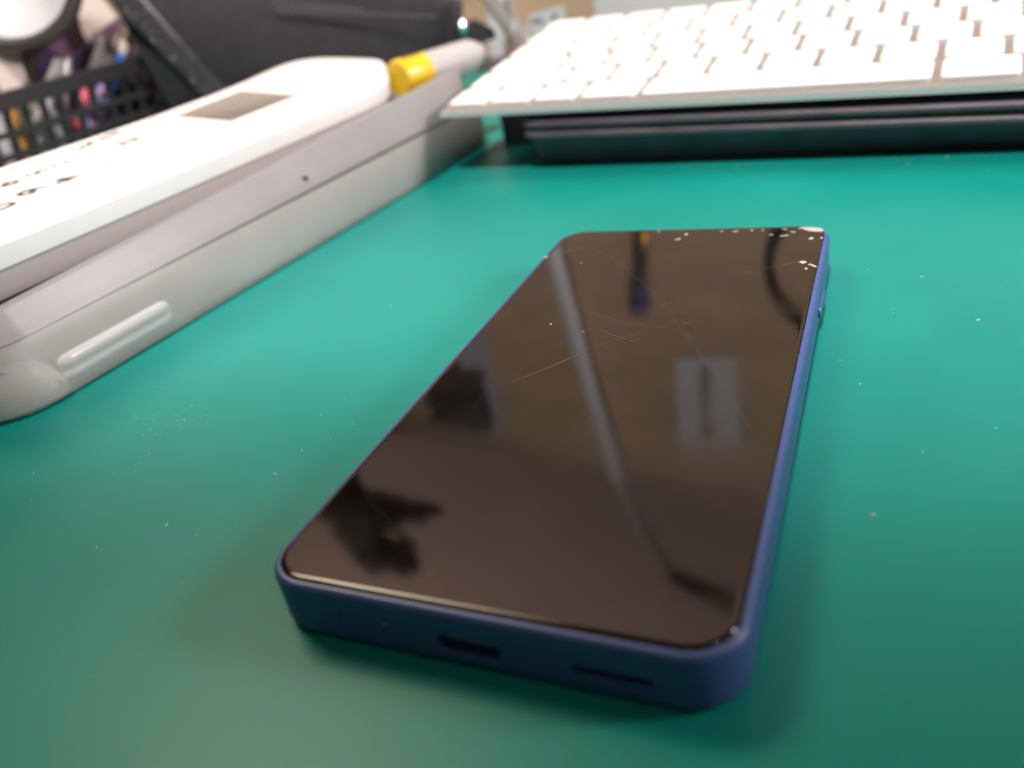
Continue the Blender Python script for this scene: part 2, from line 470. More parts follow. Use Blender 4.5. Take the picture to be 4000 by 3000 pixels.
def smear(pts, w):
    pts = [Vector((x, y, 9.807)) for x, y in pts]; fine = []
    for i in range(len(pts) - 1):
        for q in range(4): fine.append(pts[i].lerp(pts[i+1], q/4))
    fine.append(pts[-1]); rings = []
    for i, p in enumerate(fine):
        t = (fine[min(i+1, len(fine)-1)] - fine[max(i-1, 0)]).normalized(); sd = Vector((-t.y, t.x, 0))
        ww = w*(.3 + .7*math.sin(math.pi*(i + .2)/len(fine)))
        rings.append([p - sd*ww, p + sd*ww])
    MB().loft(rings, False, False, closed=False).build('smear', M['smear'], screen)
smear([(-30.7, 63.6), (-14.3, 48.9), (1.1, 28.0), (13.2, 6.9), (22.5, -10.6), (31.5, -28.0)], .8)
smear([(-27.9, -49.2), (-17.0, -56.7), (-9.9, -61.9), (-4.0, -66.8)], .7)
smear([(-16, 22), (-4, 14), (6, 12), (14, 16)], 1.2)
# dust on the glass edge
for i in range(20):
    t = random.random()
    y = -66 + 132*t
    MB().loft([[(33.3 + random.uniform(-.25, .15) + .16*math.cos(a), y + random.uniform(.7, 1.3)*.2*math.sin(a), 9.40 + h) for a in (0, 1.3, 2.6, 3.9, 5.1)] for h in (0, .12)]).build('edge_fleck', M['scratch'], screen, smooth=False)

# ------------------------------------------------------------------ dust on the mat
def dust():
    m = MB(); rnd = random.Random(3)
    spots = [at_z(x, y) for x, y in ((1425, 1090), (1528, 1195), (1236, 1490), (1350, 1560), (2930, 640), (2880, 655), (3700, 612), (3545, 640), (2325, 815),
             (3145, 1675), (3130, 1830), (3280, 1408), (3360, 1500), (3600, 1080), (3080, 1960), (3060, 2090), (1300, 1910), (720, 1640), (560, 1700),
             (650, 2050), (770, 2090), (375, 2140), (1075, 1850), (1180, 1760), (440, 1850), (130, 1850), (3410, 2010), (3820, 1250))]
    for i in range(240):
        spots.append(Vector((rnd.uniform(-150, 150), rnd.uniform(-120, 190), 0)))
    for i in range(46):                      # a scuffed patch of crumbs left of the phone
        p = at_z(690 + rnd.gauss(0, 70), 1650 + rnd.gauss(0, 30)); spots.append(p)
    for k, p in enumerate(spots):
        if abs(p.x) < 36 and abs(p.y) < 72: continue
        big = k < 28
        r = rnd.uniform(.16, .3) if big else rnd.uniform(.04, .15)
        el = rnd.uniform(1, 2.4); a0 = rnd.uniform(0, 6.28)
        ring = []
        for q in range(5):
            a = 2*math.pi*q/5; x = r*el*math.cos(a)*rnd.uniform(.6, 1.2); y = r*math.sin(a)*rnd.uniform(.6, 1.2)
            ring.append((p.x + x*math.cos(a0) - y*math.sin(a0), p.y + x*math.sin(a0) + y*math.cos(a0)))
        m.loft([[(x, y, .005) for x, y in ring], [(p.x + (x-p.x)*.5, p.y + (y-p.y)*.5, .005 + r*.5) for x, y in ring]])
    o = m.build('dust', M['dust'], smooth=False)
    o['kind'] = 'stuff'; tag(o, 'pale specks of dust and lint scattered over the green mat', 'dust')
dust()

# ------------------------------------------------------------------ frosted plastic case
Q0 = Vector((-139.7, -6.9, 0)); D2 = Vector((0.0852, 0.9964, 0)); N2 = Vector((-0.9964, 0.0852, 0))
def F(s, t, z): return Q0 + D2*s + N2*t + Vector((0, 0, z))
S0, S1, TD = -28.0, 228.0, 104.0
case = thing('plastic_case', 'frosted translucent plastic case with an open upper tray at the left of the mat', 'plastic case', F(90, 50, 0))
def cring(inset, z, r=17.0, s0=S0, s1=S1, td=TD, n=7):
    w, l = td, s1 - s0
    return [F((s0+s1)/2 + y, td/2 + x, z(((s0+s1)/2 + y)) if callable(z) else z) for x, y in rrect(w, l, r, n, inset)]
MB().loft([cring(1.6, 0.0), cring(.5, .5), cring(0, 1.6), cring(-.35, 18.3), cring(-.1, 18.7), cring(1.0, 18.7), cring(1.2, 18.2), cring(1.5, 1.8)]).build('base', M['case'], case)
ztop = lambda s: 26.6 + 0.044*(s + 12)
zb = lambda s: 18.5 + 0.045*max(0.0, s - 165)
MB().loft([cring(-.1, zb, s1=S1-12), cring(-.45, lambda s: zb(s)+.35, s1=S1-12), cring(3.4, lambda s: ztop(s)-1.0, s1=S1-5), cring(3.7, lambda s: ztop(s)-.3, s1=S1-5), cring(4.1, ztop, s1=S1-5), cring(4.9, ztop, s1=S1-5), cring(5.2, lambda s: ztop(s)-.5, s1=S1-5),
           cring(2.6, lambda s: zb(s) + 2.0, s1=S1-12)]).build('tray', M['case2'], case)
# raised bar on the front wall, standing in for a white tube inside
lat = MB()
rings = []
lprof = [(.5, 3.6), (-.7, 3.9), (-1.3, 4.6), (-1.5, 5.4), (-1.35, 6.1), (-1.2, 6.6), (-1.6, 7.2), (-2.0, 8.2), (-2.0, 9.0), (-1.5, 9.9), (-.6, 10.5), (.5, 10.8)]
for k in range(17):
    s = -8 + 39.4*k/16
    e = 1.0 if k < 14 else math.sqrt(max(0.02, 1 - ((k - 13)/3.0)**2))
    rings.append([F(s if k < 14 else -8 + 39.4*13/16 + (k - 13)*1.6, .5 + (t - .5)*e*(.75 if k else .2), 7.2 + (z - 7.2)*(.55 + .45*e)) for t, z in lprof])
lat.loft(rings).build('white_tube', M['white_tube'], case)
# rounded clear end cap round the near corner
RC = 17.0
def FW(s, t, z):                     # along the wall and round its near corner
    d = S0 + RC - s
    if d <= 0: return F(s, t, z)
    f = d/RC
    return F(S0 + RC - RC*math.sin(f) + t*math.sin(f), RC - RC*math.cos(f) + t*math.cos(f), z)
rings = []
for k in range(20):
    s = -37 + 29.2*k/19
    x = max(0.0, (s + 18)/11.0)
    topz = 1.0 + 16.2*math.sqrt(max(0.0, 1 - min(1, x)**2))
    ring = []
    for t, z in ((.9, .5), (-.5, 1.4), (-1.0, 3), (-1.2, topz*.54), (-.7, topz*.62), (.1, topz*.97), (1.2, topz)):
        ring.append(FW(s, t, max(z, .4)))
    rings.append(ring)
MB().loft(rings, closed=True).build('end_cap', M['cap'], case)
for s, z in ((-20, 12.2), (-15.0, 11.0), (-21.5, 14.6)):
    MB().tube([FW(s, .6, z), FW(s, -.45, z)], .8, 10).build('moulded_hole', M['greyplastic'], case)
MB().tube([F(96.8, 1.6, 23.2), F(96.8, .2, 23.2)], .7, 8).build('dark_speck', M['print'], case)

# ------------------------------------------------------------------ white handheld device in the tray
O3 = Vector((-146.6, -9.7, 40.0)); DA = Vector((12.5, 166.7, 0)).normalized()
til = math.radians(5.6)
DB = Vector((-DA.y*math.cos(til), DA.x*math.cos(til), math.sin(til)))
DN = DA.cross(DB); DN = DN if DN.z > 0 else -DN
def G(a, b, h): return O3 + DA*a + DB*b + DN*h
dev = thing('handheld_device', 'long white handheld device with grey display and printed digits, lying in the plastic case', 'handheld device', G(100, 32, -14))
WB = 63.0
OUT = [(-16, 8), (-14, 3), (-8, 0), (40, 0), (92, .3), (150, .4), (160, .9), (168, 2.6), (174, 5), (178, 7.2), (192, 16.5), (204.6, 26.3), (208.5, 29.8), (211.4, 33.5), (213, 38), (214, 47), (214.6, 58), (214.2, 66), (212.5, 71.5),
       (209.5, 75.5), (205, 78), (199, 78.6), (192, 78), (182, 75.8), (161.6, 71), (140, 67.4), (107, 64.4), (73, 63.6), (-8, 63), (-14, 60), (-16, 55)]
def outline(ins):
    pts = []
    for i, p in enumerate(OUT):
        q = Vector(OUT[i - 1]); r = Vector(OUT[(i + 1) % len(OUT)])
        t = (r - q).normalized()
        pts.append((p[0] - t.y*ins, p[1] + t.x*ins))
    return pts
def dring(ins, h): return [G(a, b, h) for a, b in outline(ins)]
topr = [(0.0, -6.6), (0, -1.6)] + [(1.6*(1-math.cos(x)), -1.6 + 1.6*math.sin(x)) for x in (.3, .6, .9, 1.2, 1.5708)] + [(2.0, 0.0), (2.4, 0.0)]
MB().loft([dring(.6, -7.0)] + [dring(i, h) for i, h in topr]).build('top_shell', M['white'], dev)
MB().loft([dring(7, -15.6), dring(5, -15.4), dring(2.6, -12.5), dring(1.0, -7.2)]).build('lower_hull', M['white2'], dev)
MB().loft([dring(.45, -7.35), dring(.45, -6.5)], False, False).build('seam', M['seam'], dev)
# display from the photo's four corners
dq = [at_plane(x, y, O3, DN) for x, y in ((685, 455), (905, 474), (1160, 373), (940, 356))]
dc = sum(dq, Vector())/4
disp = MB().loft([[p + DN*.02 for p in dq], [p + DN*.12 for p in dq], [dc + (p-dc)*.97 + DN*.12 for p in dq], [dc + (p-dc)*.96 + DN*.06 for p in dq]], False, True).build('display', M['lcd'], dev)
def printed(txt, px, py, size, name='printed_digit', rot=0.0):
    cu = bpy.data.curves.new('t', 'FONT'); cu.body = txt; cu.size = 1.0; cu.extrude = 0.004; cu.offset = 0.022; cu.align_x = 'CENTER'; cu.align_y = 'CENTER'
    t = bpy.data.objects.new('t', cu); scene.collection.objects.link(t)
    me = bpy.data.meshes.new_from_object(t.evaluated_get(bpy.context.evaluated_depsgraph_get()))
    bpy.data.objects.remove(t, do_unlink=True)
    me.name = name
    p = at_plane(px, py, O3, DN) + DN*.06
    xa = -DB*math.cos(rot) + DA*math.sin(rot)      # reads from the end with the display at the top
    xa = (-DB); ya = DN.cross(xa)
    mw = Matrix((( xa.x, ya.x, DN.x), (xa.y, ya.y, DN.y), (xa.z, ya.z, DN.z))).to_4x4()
    org = Vector(dev['_o'])
    me.transform(Matrix.Translation((p - org)*S) @ mw @ Matrix.Scale(size*S, 4))
    me.materials.append(M['print'])
    o = bpy.data.objects.new(name, me); scene.collection.objects.link(o); o.parent = dev
for txt, x, y, s in (('6', 118, 748, 10), ('4', 250, 702, 10), ('5', 140, 676, 8), ('1', 40, 664, 8), ('9', 18, 724, 9), ('3', 318, 575, 9), ('7', 376, 550, 8),
                     ('2', 498, 553, 9), ('8', 443, 523, 7), ('.', 250, 636, 12), ('.', 297, 620, 12), ('-', 365, 617, 8), (':', 400, 645, 9), ('0', 0, 812, 9)):
    printed(txt, x, y, s*1.2)

# ------------------------------------------------------------------ white tube with yellow label behind the device
pa = Vector((-142.5, 179, 38)); pb = Vector((-129, 232, 37.5)); pd = (pb - pa).normalized()
pen = thing('glue_tube', 'white tube with a bright yellow label in the plastic case', 'tube', (pa + pb)/2 - Vector((0, 0, 7.5)))
MB().tube([pa, pa + pd*1.5, pa + pd*46, pa + pd*49.5, pb], [6, 7.2, 7.2, 6.4, 4.2], 20).build('barrel', M['white_tube'], pen)
MB().tube([pa - pd*.3, pa + pd*1.0, pa + pd*15.5], [6.8, 7.45, 7.45], 24).build('yellow_label', M['yellow'], pen)
sleeve = bpy.data.objects['yellow_label']
rnd = random.Random(5)
ps = pd.cross(Vector((0, 0, 1))).normalized(); pw = ps.cross(pd)
for row in range(5):
    ang = math.radians(72 + row*13)
    u = 3.0
    while u < 13:
        w = rnd.uniform(1.0, 3.2)
        nrm = ps*math.cos(ang) + pw*math.sin(ang); tg = -ps*math.sin(ang) + pw*math.cos(ang)
        b0 = pa + pd*u + nrm*7.48
        MB().box(b0 - tg*.5, pd*w, tg*1.0, nrm*.05).build('label_print', M['ink'], sleeve, smooth=False)
        u += w + rnd.uniform(.6, 1.2)

# ------------------------------------------------------------------ keyboard
kyaw, ktilt, kroll = -0.0795428, 0.1238119, 0.0190860
kb = thing('keyboard', 'white flat keyboard with white keys resting on a black stand', 'keyboard', (-117.369, 165.716, 26.553))
kb.rotation_euler = (Matrix.Rotation(kyaw, 3, 'Z') @ Matrix.Rotation(ktilt, 3, 'X') @ Matrix.Rotation(kroll, 3, 'Y')).to_euler()
KW, KL = 279.0, 117.0
def local_build(mb, name, mat, parent, **k):
    p = tuple(parent['_o']); parent['_o'] = (0, 0, 0); o = mb.build(name, mat, parent, **k); parent['_o'] = p; return o
body = [[(KW/2 + x, KL/2 - .5 + y, z) for x, y in rrect(KW + 3, KL, 5, 6, i)] for i, z in [(.6, -3.4), (.1, -3.2), (0, -3.0), (0, -1.0), (.25, -.65), (.8, -.5)]]
local_build(MB().loft(body), 'body', M['kbody'], kb)
local_build(MB().box((-1.2, -.62, -3.15), (KW + 2.4, 0, 0), (0, .5, 0), (0, 0, 2.2)), 'front_edge', M['white'], kb, smooth=False)
keymesh = {}
def key(u0, u1, v0, v1):
    w, l = u1 - u0 - 2.7, v1 - v0 - 2.7
    k = (round(w, 2), round(l, 2))
    if k not in keymesh:
        o = local_build(MB().loft([[(x, y, z) for x, y in rrect(w, l, 1.9, 3, i)] for i, z in ((.0, -.45), (0, .7), (.25, 1.0), (.7, 1.1))]), 'key', M['key'], kb)
        keymesh[k] = o.data
    else:
        o = bpy.data.objects.new('key', keymesh[k]); scene.collection.objects.link(o); o.parent = kb
    o.location = ((u0 + u1)/2*S, (v0 + v1)/2*S, 0)
V0 = 1.3; PT = 19.0
rows = [[19, 19, 19, 23.75, 95, 23.75, 19, 19, 19, 19], [42.75] + [19]*10 + [42.75], [33.25] + [19]*11 + [33.25], [28.5] + [19]*12 + [19*1.45],
        [19]*13 + [27.5], [19.6]*14]
for r, ws in enumerate(rows):
    u = 0.0
    for w in ws:
        if u + w > KW + 1: break
        key(u, u + w, V0 + PT*r, V0 + PT*(r+1)); u += w

# ------------------------------------------------------------------ black ridged stand under the keyboard
st = thing('keyboard_stand', 'black plastic stand with two long ridges under the keyboard', 'stand', (60, 220, 0))
e = Vector((math.cos(kyaw), math.sin(kyaw), 0)); n = Vector((-math.sin(kyaw), math.cos(kyaw), 0)); st0 = Vector((-117.876, 166.0, 0))
prof = [(11.5, 0), (10.8, .6), (4.4, 10.2), (1.2, 10.7), (.4, 11.4), (.4, 12.6), (1.2, 13.4), (2.4, 13.7), (2.4, 14.3), (1.1, 14.8), (.2, 15.5), (.2, 16.7), (1.0, 17.5), (3, 18.0), (104, 30.0), (104, 0)]
rings = []
for u, ins in ((33, 5.0), (33.8, 2.6), (36, .8), (40, 0), (330, 0)):
    rings.append([st0 + e*u + n*(t + (ins if t < 50 else -ins)) + Vector((0, 0, z if z < 1 else z + 2.6 - .0185*u)) for t, z in prof])
MB().loft(rings).build('body', M['black'], st)
MB().box(st0 + e*0 + n*46, e*34, n*50, Vector((0, 0, 21))).build('shade_block', M['black'], st, smooth=False)  # added dark block, standing in for the shade left of the stand
MB().box(st0 + e*60 + n*8 + Vector((0, 0, 18.7)), e*8, n*4, Vector((0, 0, 2.6))).build('rubber_stop', M['black'], st, smooth=False)

# ------------------------------------------------------------------ black mesh basket and what stands in it
BX = -340.0
bask = thing('basket', 'black plastic mesh basket full of pens and packets behind the white device', 'basket', (BX - 70, 160, 0))
BY0, BY1, BZ = 40.0, 262.0, 57.0
def bar(p, q, w, th, name, axis):
    p = Vector(p); q = Vector(q); d = q - p
    s = Vector(axis).cross(d).normalized()
    ax = Vector(axis).normalized()
    MB().box(p - s*w/2 - ax*th/2, d, s*w, ax*th).build(name, M['blackb'], bask, smooth=False)
bx = lambda z: BX - 6*(1 - z/BZ)
# rim all round
rr = [[(BX - 70 + x, (BY0+BY1)/2 + y, z) for x, y in rrect(144, BY1 - BY0, 14, 6, i)] for i, z in ((1.5, BZ - 8.5), (0, BZ - 8), (0, BZ - .8), (.8, BZ), (2.6, BZ), (3.4, BZ - .8), (3.4, BZ - 8.5))]
MB().loft(rr + [rr[0]], False, False).build('rim', M['blackb'], bask)
for zz in (38.0, 28.0, 18.0, 8.0):
    bar((bx(zz), BY0 + 8, zz), (bx(zz), BY1 - 10, zz), 3.2, 2.0, 'horizontal_bar', (1, 0, 0))
    bar((BX - 10, BY1 - 2.5, zz), (BX - 130, BY1 - 2.5, zz), 3.2, 2.0, 'horizontal_bar', (0, 1, 0))
k = 0
y = BY0 + 10
while y < BY1 - 8:
    bar((bx(2), y - 2.5, 2), (bx(49), y + 1.5, 49), 3.6, 1.8, 'upright_bar', (1, 0, 0)); y += 10.6
x = BX - 14
while x > BX - 130:
    bar((x, BY1 - 5, 2), (x, BY1 - 2.5, 49), 3.6, 1.8, 'upright_bar', (0, 1, 0)); x -= 12
MB().box((BX - 136, BY0 + 6, 0), (128, 0, 0), (0, BY1 - BY0 - 12, 0), (0, 0, 2)).build('floor', M['blackb'], bask, smooth=False)

def onx(px, py, X): return at_plane(px, py, (X, 0, 0), (1, 0, 0))
def stand_pen(name, label, top, low, X, rad, mats, cat='pen', cut=None, lean=0):
    """mats: list of (fraction, material, part name) from the top down"""
    A = onx(*top, X); B = onx(*low, X)
    d = (B - A).normalized(); Lg = (3.0 + rad - A.z)/d.z
    root = thing(name, label, cat, A + d*Lg, 'pens and markers in the basket')
    f0 = 0.0
    for f1, m, pn in mats:
        pts = [A + d*Lg*(f0 + (f1 - f0)*q) for q in (0, .15, .85, 1)]
        r = [rad*(.55 if f0 == 0 else 1), rad, rad, rad]
        MB().tube(pts, r, 12).build(pn, m, root); f0 = f1
    return root
stand_pen('pen', 'pink pen with a clear yellowish cap in the basket', (405, 138), (350, 310), -352, 2.4, [(.28, M['clear'], 'cap'), (1, M['pink'], 'barrel')])
stand_pen('pen', 'clear cream pen beside the pink pen in the basket', (412, 140), (398, 240), -356, 2.2, [(1, M['clear'], 'barrel')])
stand_pen('pen', 'thin grey see-through pen beside the blue marker', (482, 115), (430, 225), -354, 2.2, [(1, M['clear'], 'barrel')])
stand_pen('marker', 'blue banded marker with a brown tip, rightmost pen in the basket', (522, 92), (472, 220), -352, 3.4, [(.22, M['cream'], 'tip'), (.55, M['blue'], 'cap'), (1, M['lilac'], 'barrel')], 'marker')
stand_pen('pen', 'lilac pen seen through the basket mesh beside the pink pen', (430, 270), (375, 410), -349, 2.6, [(.3, M['lilac'], 'cap'), (1, M['lilac'], 'barrel')])
for i, (a, b, lab) in enumerate((((222, 232), (205, 285), 'leftmost clear pen of the three behind the basket rim'), ((243, 235), (228, 285), 'middle clear pen of the three behind the basket rim'), ((268, 222), (262, 280), 'rightmost clear pen of the three behind the basket rim'))):
    stand_pen('pen', lab, a, b, -350, 2.5, [(1, M['clear'], 'barrel')])
def block(name, label, cat, corners, X, thick, mat, zfloor=2.6, part=None):
    """upright packet whose outline is given by photo points on the plane x = X, standing on the basket floor"""
    pts = [onx(x, y, X) for x, y in corners]
    ys = [p.y for p in pts]; zm = min(p.z for p in pts)
    c = Vector((X - thick/2, sum(ys)/len(ys), zfloor))
    m = MB().loft([pts, [p + Vector((-thick, 0, 0)) for p in pts]])
    o = m.build(name, mat, loc=c, smooth=False)
    return tag(o, label, cat)
def foot(px, py, X, z=2.6):      # photo point dropped straight down to the floor, given back as a point
    p = onx(px, py, X); return Vector((p.x, p.y, z))
def packet(name, label, cat, tops, X, thick, mat, zf=2.6):
    pts = [onx(x, y, X) for x, y in tops]
    pts = pts + [Vector((X, pts[-1].y, zf)), Vector((X, pts[0].y, zf))]
    c = Vector((X - thick/2, (pts[0].y + pts[-1].y)/2, zf))
    o = MB().loft([pts, [p + Vector((-thick, 0, 0)) for p in pts]]).build(name, mat, loc=c, smooth=False)
    return tag(o, label, cat)
packet('packet', 'dark purple packet standing behind the clear pens in the basket', 'packet', ((112, 185), (140, 150), (255, 235), (290, 215), (385, 150), (430, 160)), -364, 6, M['purple'])
packet('packet', 'mauve packet leaning behind the dark purple packet in the basket', 'packet', ((150, 140), (200, 110), (308, 62), (320, 120), (345, 170)), -376, 5, M['mauve'])
packet('paper_sheet', 'cream paper sheet at the left end of the basket', 'paper', ((-60, 190), (20, 185), (105, 180), (120, 200)), -372, 3, M['cream'])
packet('packet', 'white packet filling the left end of the basket behind the orange stick', 'packet', ((-220, 420), (-100, 392), (30, 385), (120, 372)), -372, 20, M['paper'])
packet('folded_paper', 'folded white paper rising between the purple packets and the pouch', 'paper', ((285, 60), (310, -30), (390, -20), (475, 90), (500, 130)), -392, 4, M['cream'])
packet('packet', 'mauve strip of film behind the blue marker in the basket', 'packet', ((340, 160), (470, 65), (520, 110), (545, 160)), -386, 3, M['mauve'])
def bit(name, label, cat, px, py, X, r, mat):
    p = onx(px, py, X)
    A = Vector((p.x, p.y - r*1.0, 2.6)); B = Vector((p.x, p.y + r*.4, p.z + r*1.6))
    o = MB().tube([A, A + (B-A)*.6, B], [r, r, r*.8], 8).build(name, mat, loc=A)
    return tag(o, label, cat)
bit('stick', 'orange stick seen through the mesh at the left end of the basket', 'stick', 30, 425, -350, 3.6, M['orange'])
bit('stick', 'pale stick seen through the basket mesh below the clear pens', 'stick', 190, 400, -347, 2.0, M['paper'])
bit('stick', 'white stick seen through the mesh right of the orange one', 'stick', 150, 505, -349, 2.2, M['paper'])
bit('stick', 'small green stick low in the basket behind the mesh', 'stick', 340, 495, -352, 1.6, M['green'])

# round dish with dark rim standing on the packets
dc = onx(10, -100, -362)
fz = (CAM_LOC - dc).normalized(); fz = (fz + Vector((0.0, -.35, .35))).normalized()
fx = fz.cross(Vector((0, 0, 1))).normalized(); fy = fx.cross(fz)
dish = thing('round_dish', 'white round dish with a thick dark rim on top of the basket', 'dish', dc - Vector((0, 0, 34)))
def dring2(r, h, n=40): return [dc + (fx*math.cos(2*math.pi*k/n) + fy*math.sin(2*math.pi*k/n))*r + fz*h for k in range(n)]
MB().loft([dring2(30, 2), dring2(33, 3.5), dring2(36, 2.5), dring2(37, -1), dring2(35.5, -4), dring2(30, -5)] + [dring2(30, 2)], False, False).build('rim', M['rim'], dish)
MB().loft([dring2(30.2, -1), dring2(28, -3), dring2(20, -8), dring2(10, -10.5), dring2(2, -11)], False, True).build('bowl', M['bowl'], dish)
MB().tube([dc + fz*-9 + fy*-31 + Vector((0, 0, 2)), Vector((dc.x - 26, dc.y, 2.6))], 3, 10).build('stem', M['rim'], dish)

# ------------------------------------------------------------------ black fabric pouch
VD = Vector((-0.4613, 0.8872, 0)); EE = Vector((0.8872, 0.4613, 0))
PO = CAM_LOC + VD*520; PO.z = 0
def onD(px, py, D):
    P0 = CAM_LOC + VD*D
    return at_plane(px, py, P0, VD)
pouch = thing('fabric_pouch', 'black fabric pouch with stitched seam and fuzzy left trim behind the white device', 'pouch', onD(1200, 230, 545) * 1.0)
pouch.location.z = 0; po_ = tuple(pouch['_o']); pouch['_o'] = (po_[0], po_[1], 0.0)
cols = []
# columns run left to right; photo points for the top (out of frame) and the lower edge
ncol = 17
for i in range(ncol):
    f = i/(ncol - 1)
    bl = onD(690 + (1795 - 690)*f, 330, 520); bl.z = 0.5
    topx = 440 + (1800 - 440)*f
    tp = onD(topx, -60 + 20*f, 520)
    tp.z = 94 - 40*f**3
    bl = bl + EE*0
    th = 26*(math.sin(math.pi*min(1, max(0, .10 + .86*f)))**.45)
    ring = []
    for k in range(9):                       # front face, bottom to top
        g = k/8
        p = bl.lerp(tp, g) - VD*(th*math.sin(math.pi*(.12 + .8*g))**.7)
        p += VD*(2.2*math.sin(7*f + 5*g))
        ring.append(p)
    for k in range(9):
        g = 1 - k/8
        ring.append(bl.lerp(tp, g) + VD*(th*.9*math.sin(math.pi*(.12 + .8*g))**.7 + 3))
    cols.append(ring)
MB().loft(cols).build('body', M['fabric'], pouch, angle=60)
# fuzzy trim down the left edge
rings = []
for k in range(13):
    g = k/12
    b0 = onD(1000, 430, 505); b0.z = 0.5
    t0 = onD(455, -60, 505); t0.z = 94
    c = b0.lerp(t0, g) - VD*3 - EE*2
    wob = 1.0*math.sin(k*2.1)
    rings.append([c - EE*(7 + wob) + VD*7, c - EE*(8 + wob) - VD*1, c - EE*(5) - VD*5.5, c + EE*4 - VD*7, c + EE*(9) - VD*6, c + EE*8 + VD*6])
MB().loft(rings).build('fuzzy_trim', M['velcro'], pouch, angle=70)
tuft = MB(); rnd = random.Random(11)
for q in range(260):
    g = rnd.random(); uu = rnd.uniform(-6, 9)
    c = b0.lerp(t0, g) - VD*(3 + (5.6 if uu > -4 else 2.5)) - EE*2 + EE*uu
    r = rnd.uniform(.4, 1.0)
    tuft.tube([c, c - VD*r + EE*rnd.uniform(-r, r)], [r, r*.5], 5)
o = tuft.build('fuzz', M['lint'], pouch); o['kind'] = 'stuff'
# stitches: two rows across the front
stm = MB()
def front_pt(px, py):
    P = onD(px, py, 520 - 26)
    return P
for row, (x0, y0, x1, y1) in enumerate(((1060, 8, 1420, 40), (1085, 40, 1710, 66))):
    nst = 16 + row*10
    for k in range(nst):
        f = k/nst
        p = front_pt(x0 + (x1-x0)*f, y0 + (y1-y0)*f); q = front_pt(x0 + (x1-x0)*(f + .6/nst), y0 + (y1-y0)*(f + .6/nst))
        stm.tube([p, (p+q)/2 - VD*.35, q], .55, 6)
o = stm.build('stitching', M['thread'], pouch); o['kind'] = 'stuff'
# zip end: dark tab and metal bead
za = onD(1800, 150, 505); zb_ = onD(1935, 135, 505)
MB().loft([[za + Vector((0, 0, -7)), za + Vector((0, 0, 7)), za + Vector((0, 0, 7)) + VD*5, za + Vector((0, 0, -7)) + VD*5],
           [za.lerp(zb_, .5) + Vector((0, 0, -4)), za.lerp(zb_, .5) + Vector((0, 0, 9)), za.lerp(zb_, .5) + Vector((0, 0, 9)) + VD*5, za.lerp(zb_, .5) + Vector((0, 0, -4)) + VD*5],
           [zb_ + Vector((0, 0, -2)), zb_ + Vector((0, 0, 2.5)), zb_ + Vector((0, 0, 2.5)) + VD*4, zb_ + Vector((0, 0, -2)) + VD*4]]).build('zip_tab', M['fabric'], pouch)
b0 = onD(1808, 105, 500)
MB().tube([b0 + Vector((0, 0, -4.2)), b0 + Vector((0, 0, -2.5)), b0 + Vector((0, 0, 1)), b0 + Vector((0, 0, 3.4))], [.8, 2.2, 2.6, 1.2], 12, up=(1, 0, 0)).build('zip_bead', M['chrome'], pouch)

# grey translucent strap with rounded end
g0 = onD(2052, 165, 470); g1 = onD(1930, 20, 490); g2 = onD(1880, -60, 500)
strap = thing('plastic_strap', 'grey translucent plastic strap with a rounded end between pouch and keyboard', 'strap', Vector((g0.x, g0.y, g0.z - 6)))
MB().tube([g0 + (g0-g1).normalized()*6.5, g0 + (g0-g1).normalized()*5, g0 + (g0-g1).normalized()*2, g0, g0.lerp(g1, .3), g1, g2], [1.5, 4.5, 6.4, 6.8, 5.6, 4.6, 4.6], 18, flat=.45, up=VD).build('tip', M['greyplastic'], strap)
h0 = onD(2010, 130, 475); h1 = onD(1985, 0, 485)
MB().tube([h0, h0.lerp(h1, .5) + EE*1.5, h1, h1 + Vector((0, 0, 20))], [2.2, 2.0, 2.0, 2.0], 10).build('loop', M['greyplastic'], strap)

# ------------------------------------------------------------------ back of the desk
BN = Vector((0.09, 1, 0)).normalized(); BE = Vector((BN.y, -BN.x, 0)); B0 = Vector((0, 445, 0))
def K(u, z, t=0): return B0 + BE*u + Vector((0, 0, z)) + BN*t
bd = MB().box(K(-760, 0), BE*1180, BN*8, Vector((0, 0, 388))).build('back_board', M['tan'], loc=K(0, 0), smooth=False)
tag(bd, 'tan upright board standing along the back of the desk', 'board')
gb = MB().loft([[K(-122 + x, 0, -34 + y) + Vector((215/2, 0, z)) for x, y in rrect(215, 60, 2, 3, i)] for i, z in ((0, 0), (0, 58), (1, 59))]).build('grey_box', M['greybox'], loc=K(-20, 0, -34))
tag(gb, 'pale grey box behind the far edge of the keyboard', 'box')
# white label with grey print stuck on the board
lq = [at_plane(x, y, K(0, 0, -.4), BN) for x, y in ((2065, 60), (2200, 18), (2212, 78), (2120, 135), (2060, 135))]
lab = thing('paper_label', 'white paper label with smudged grey print on the tan board', 'label', sum(lq, Vector())/5)
MB().loft([lq, [p - BN*.3 for p in lq]]).build('sheet', M['paper'], lab, smooth=False)
for x, y in ((2085, 85), (2110, 82), (2165, 66)):
    c = at_plane(x, y, K(0, 0, -.75), BN)
    MB().box(c - BE*1.6 - Vector((0, 0, 1.6)), BE*3.4, BN*-.15, Vector((0, 0, 3.2))).build('print', M['print'], lab, smooth=False)

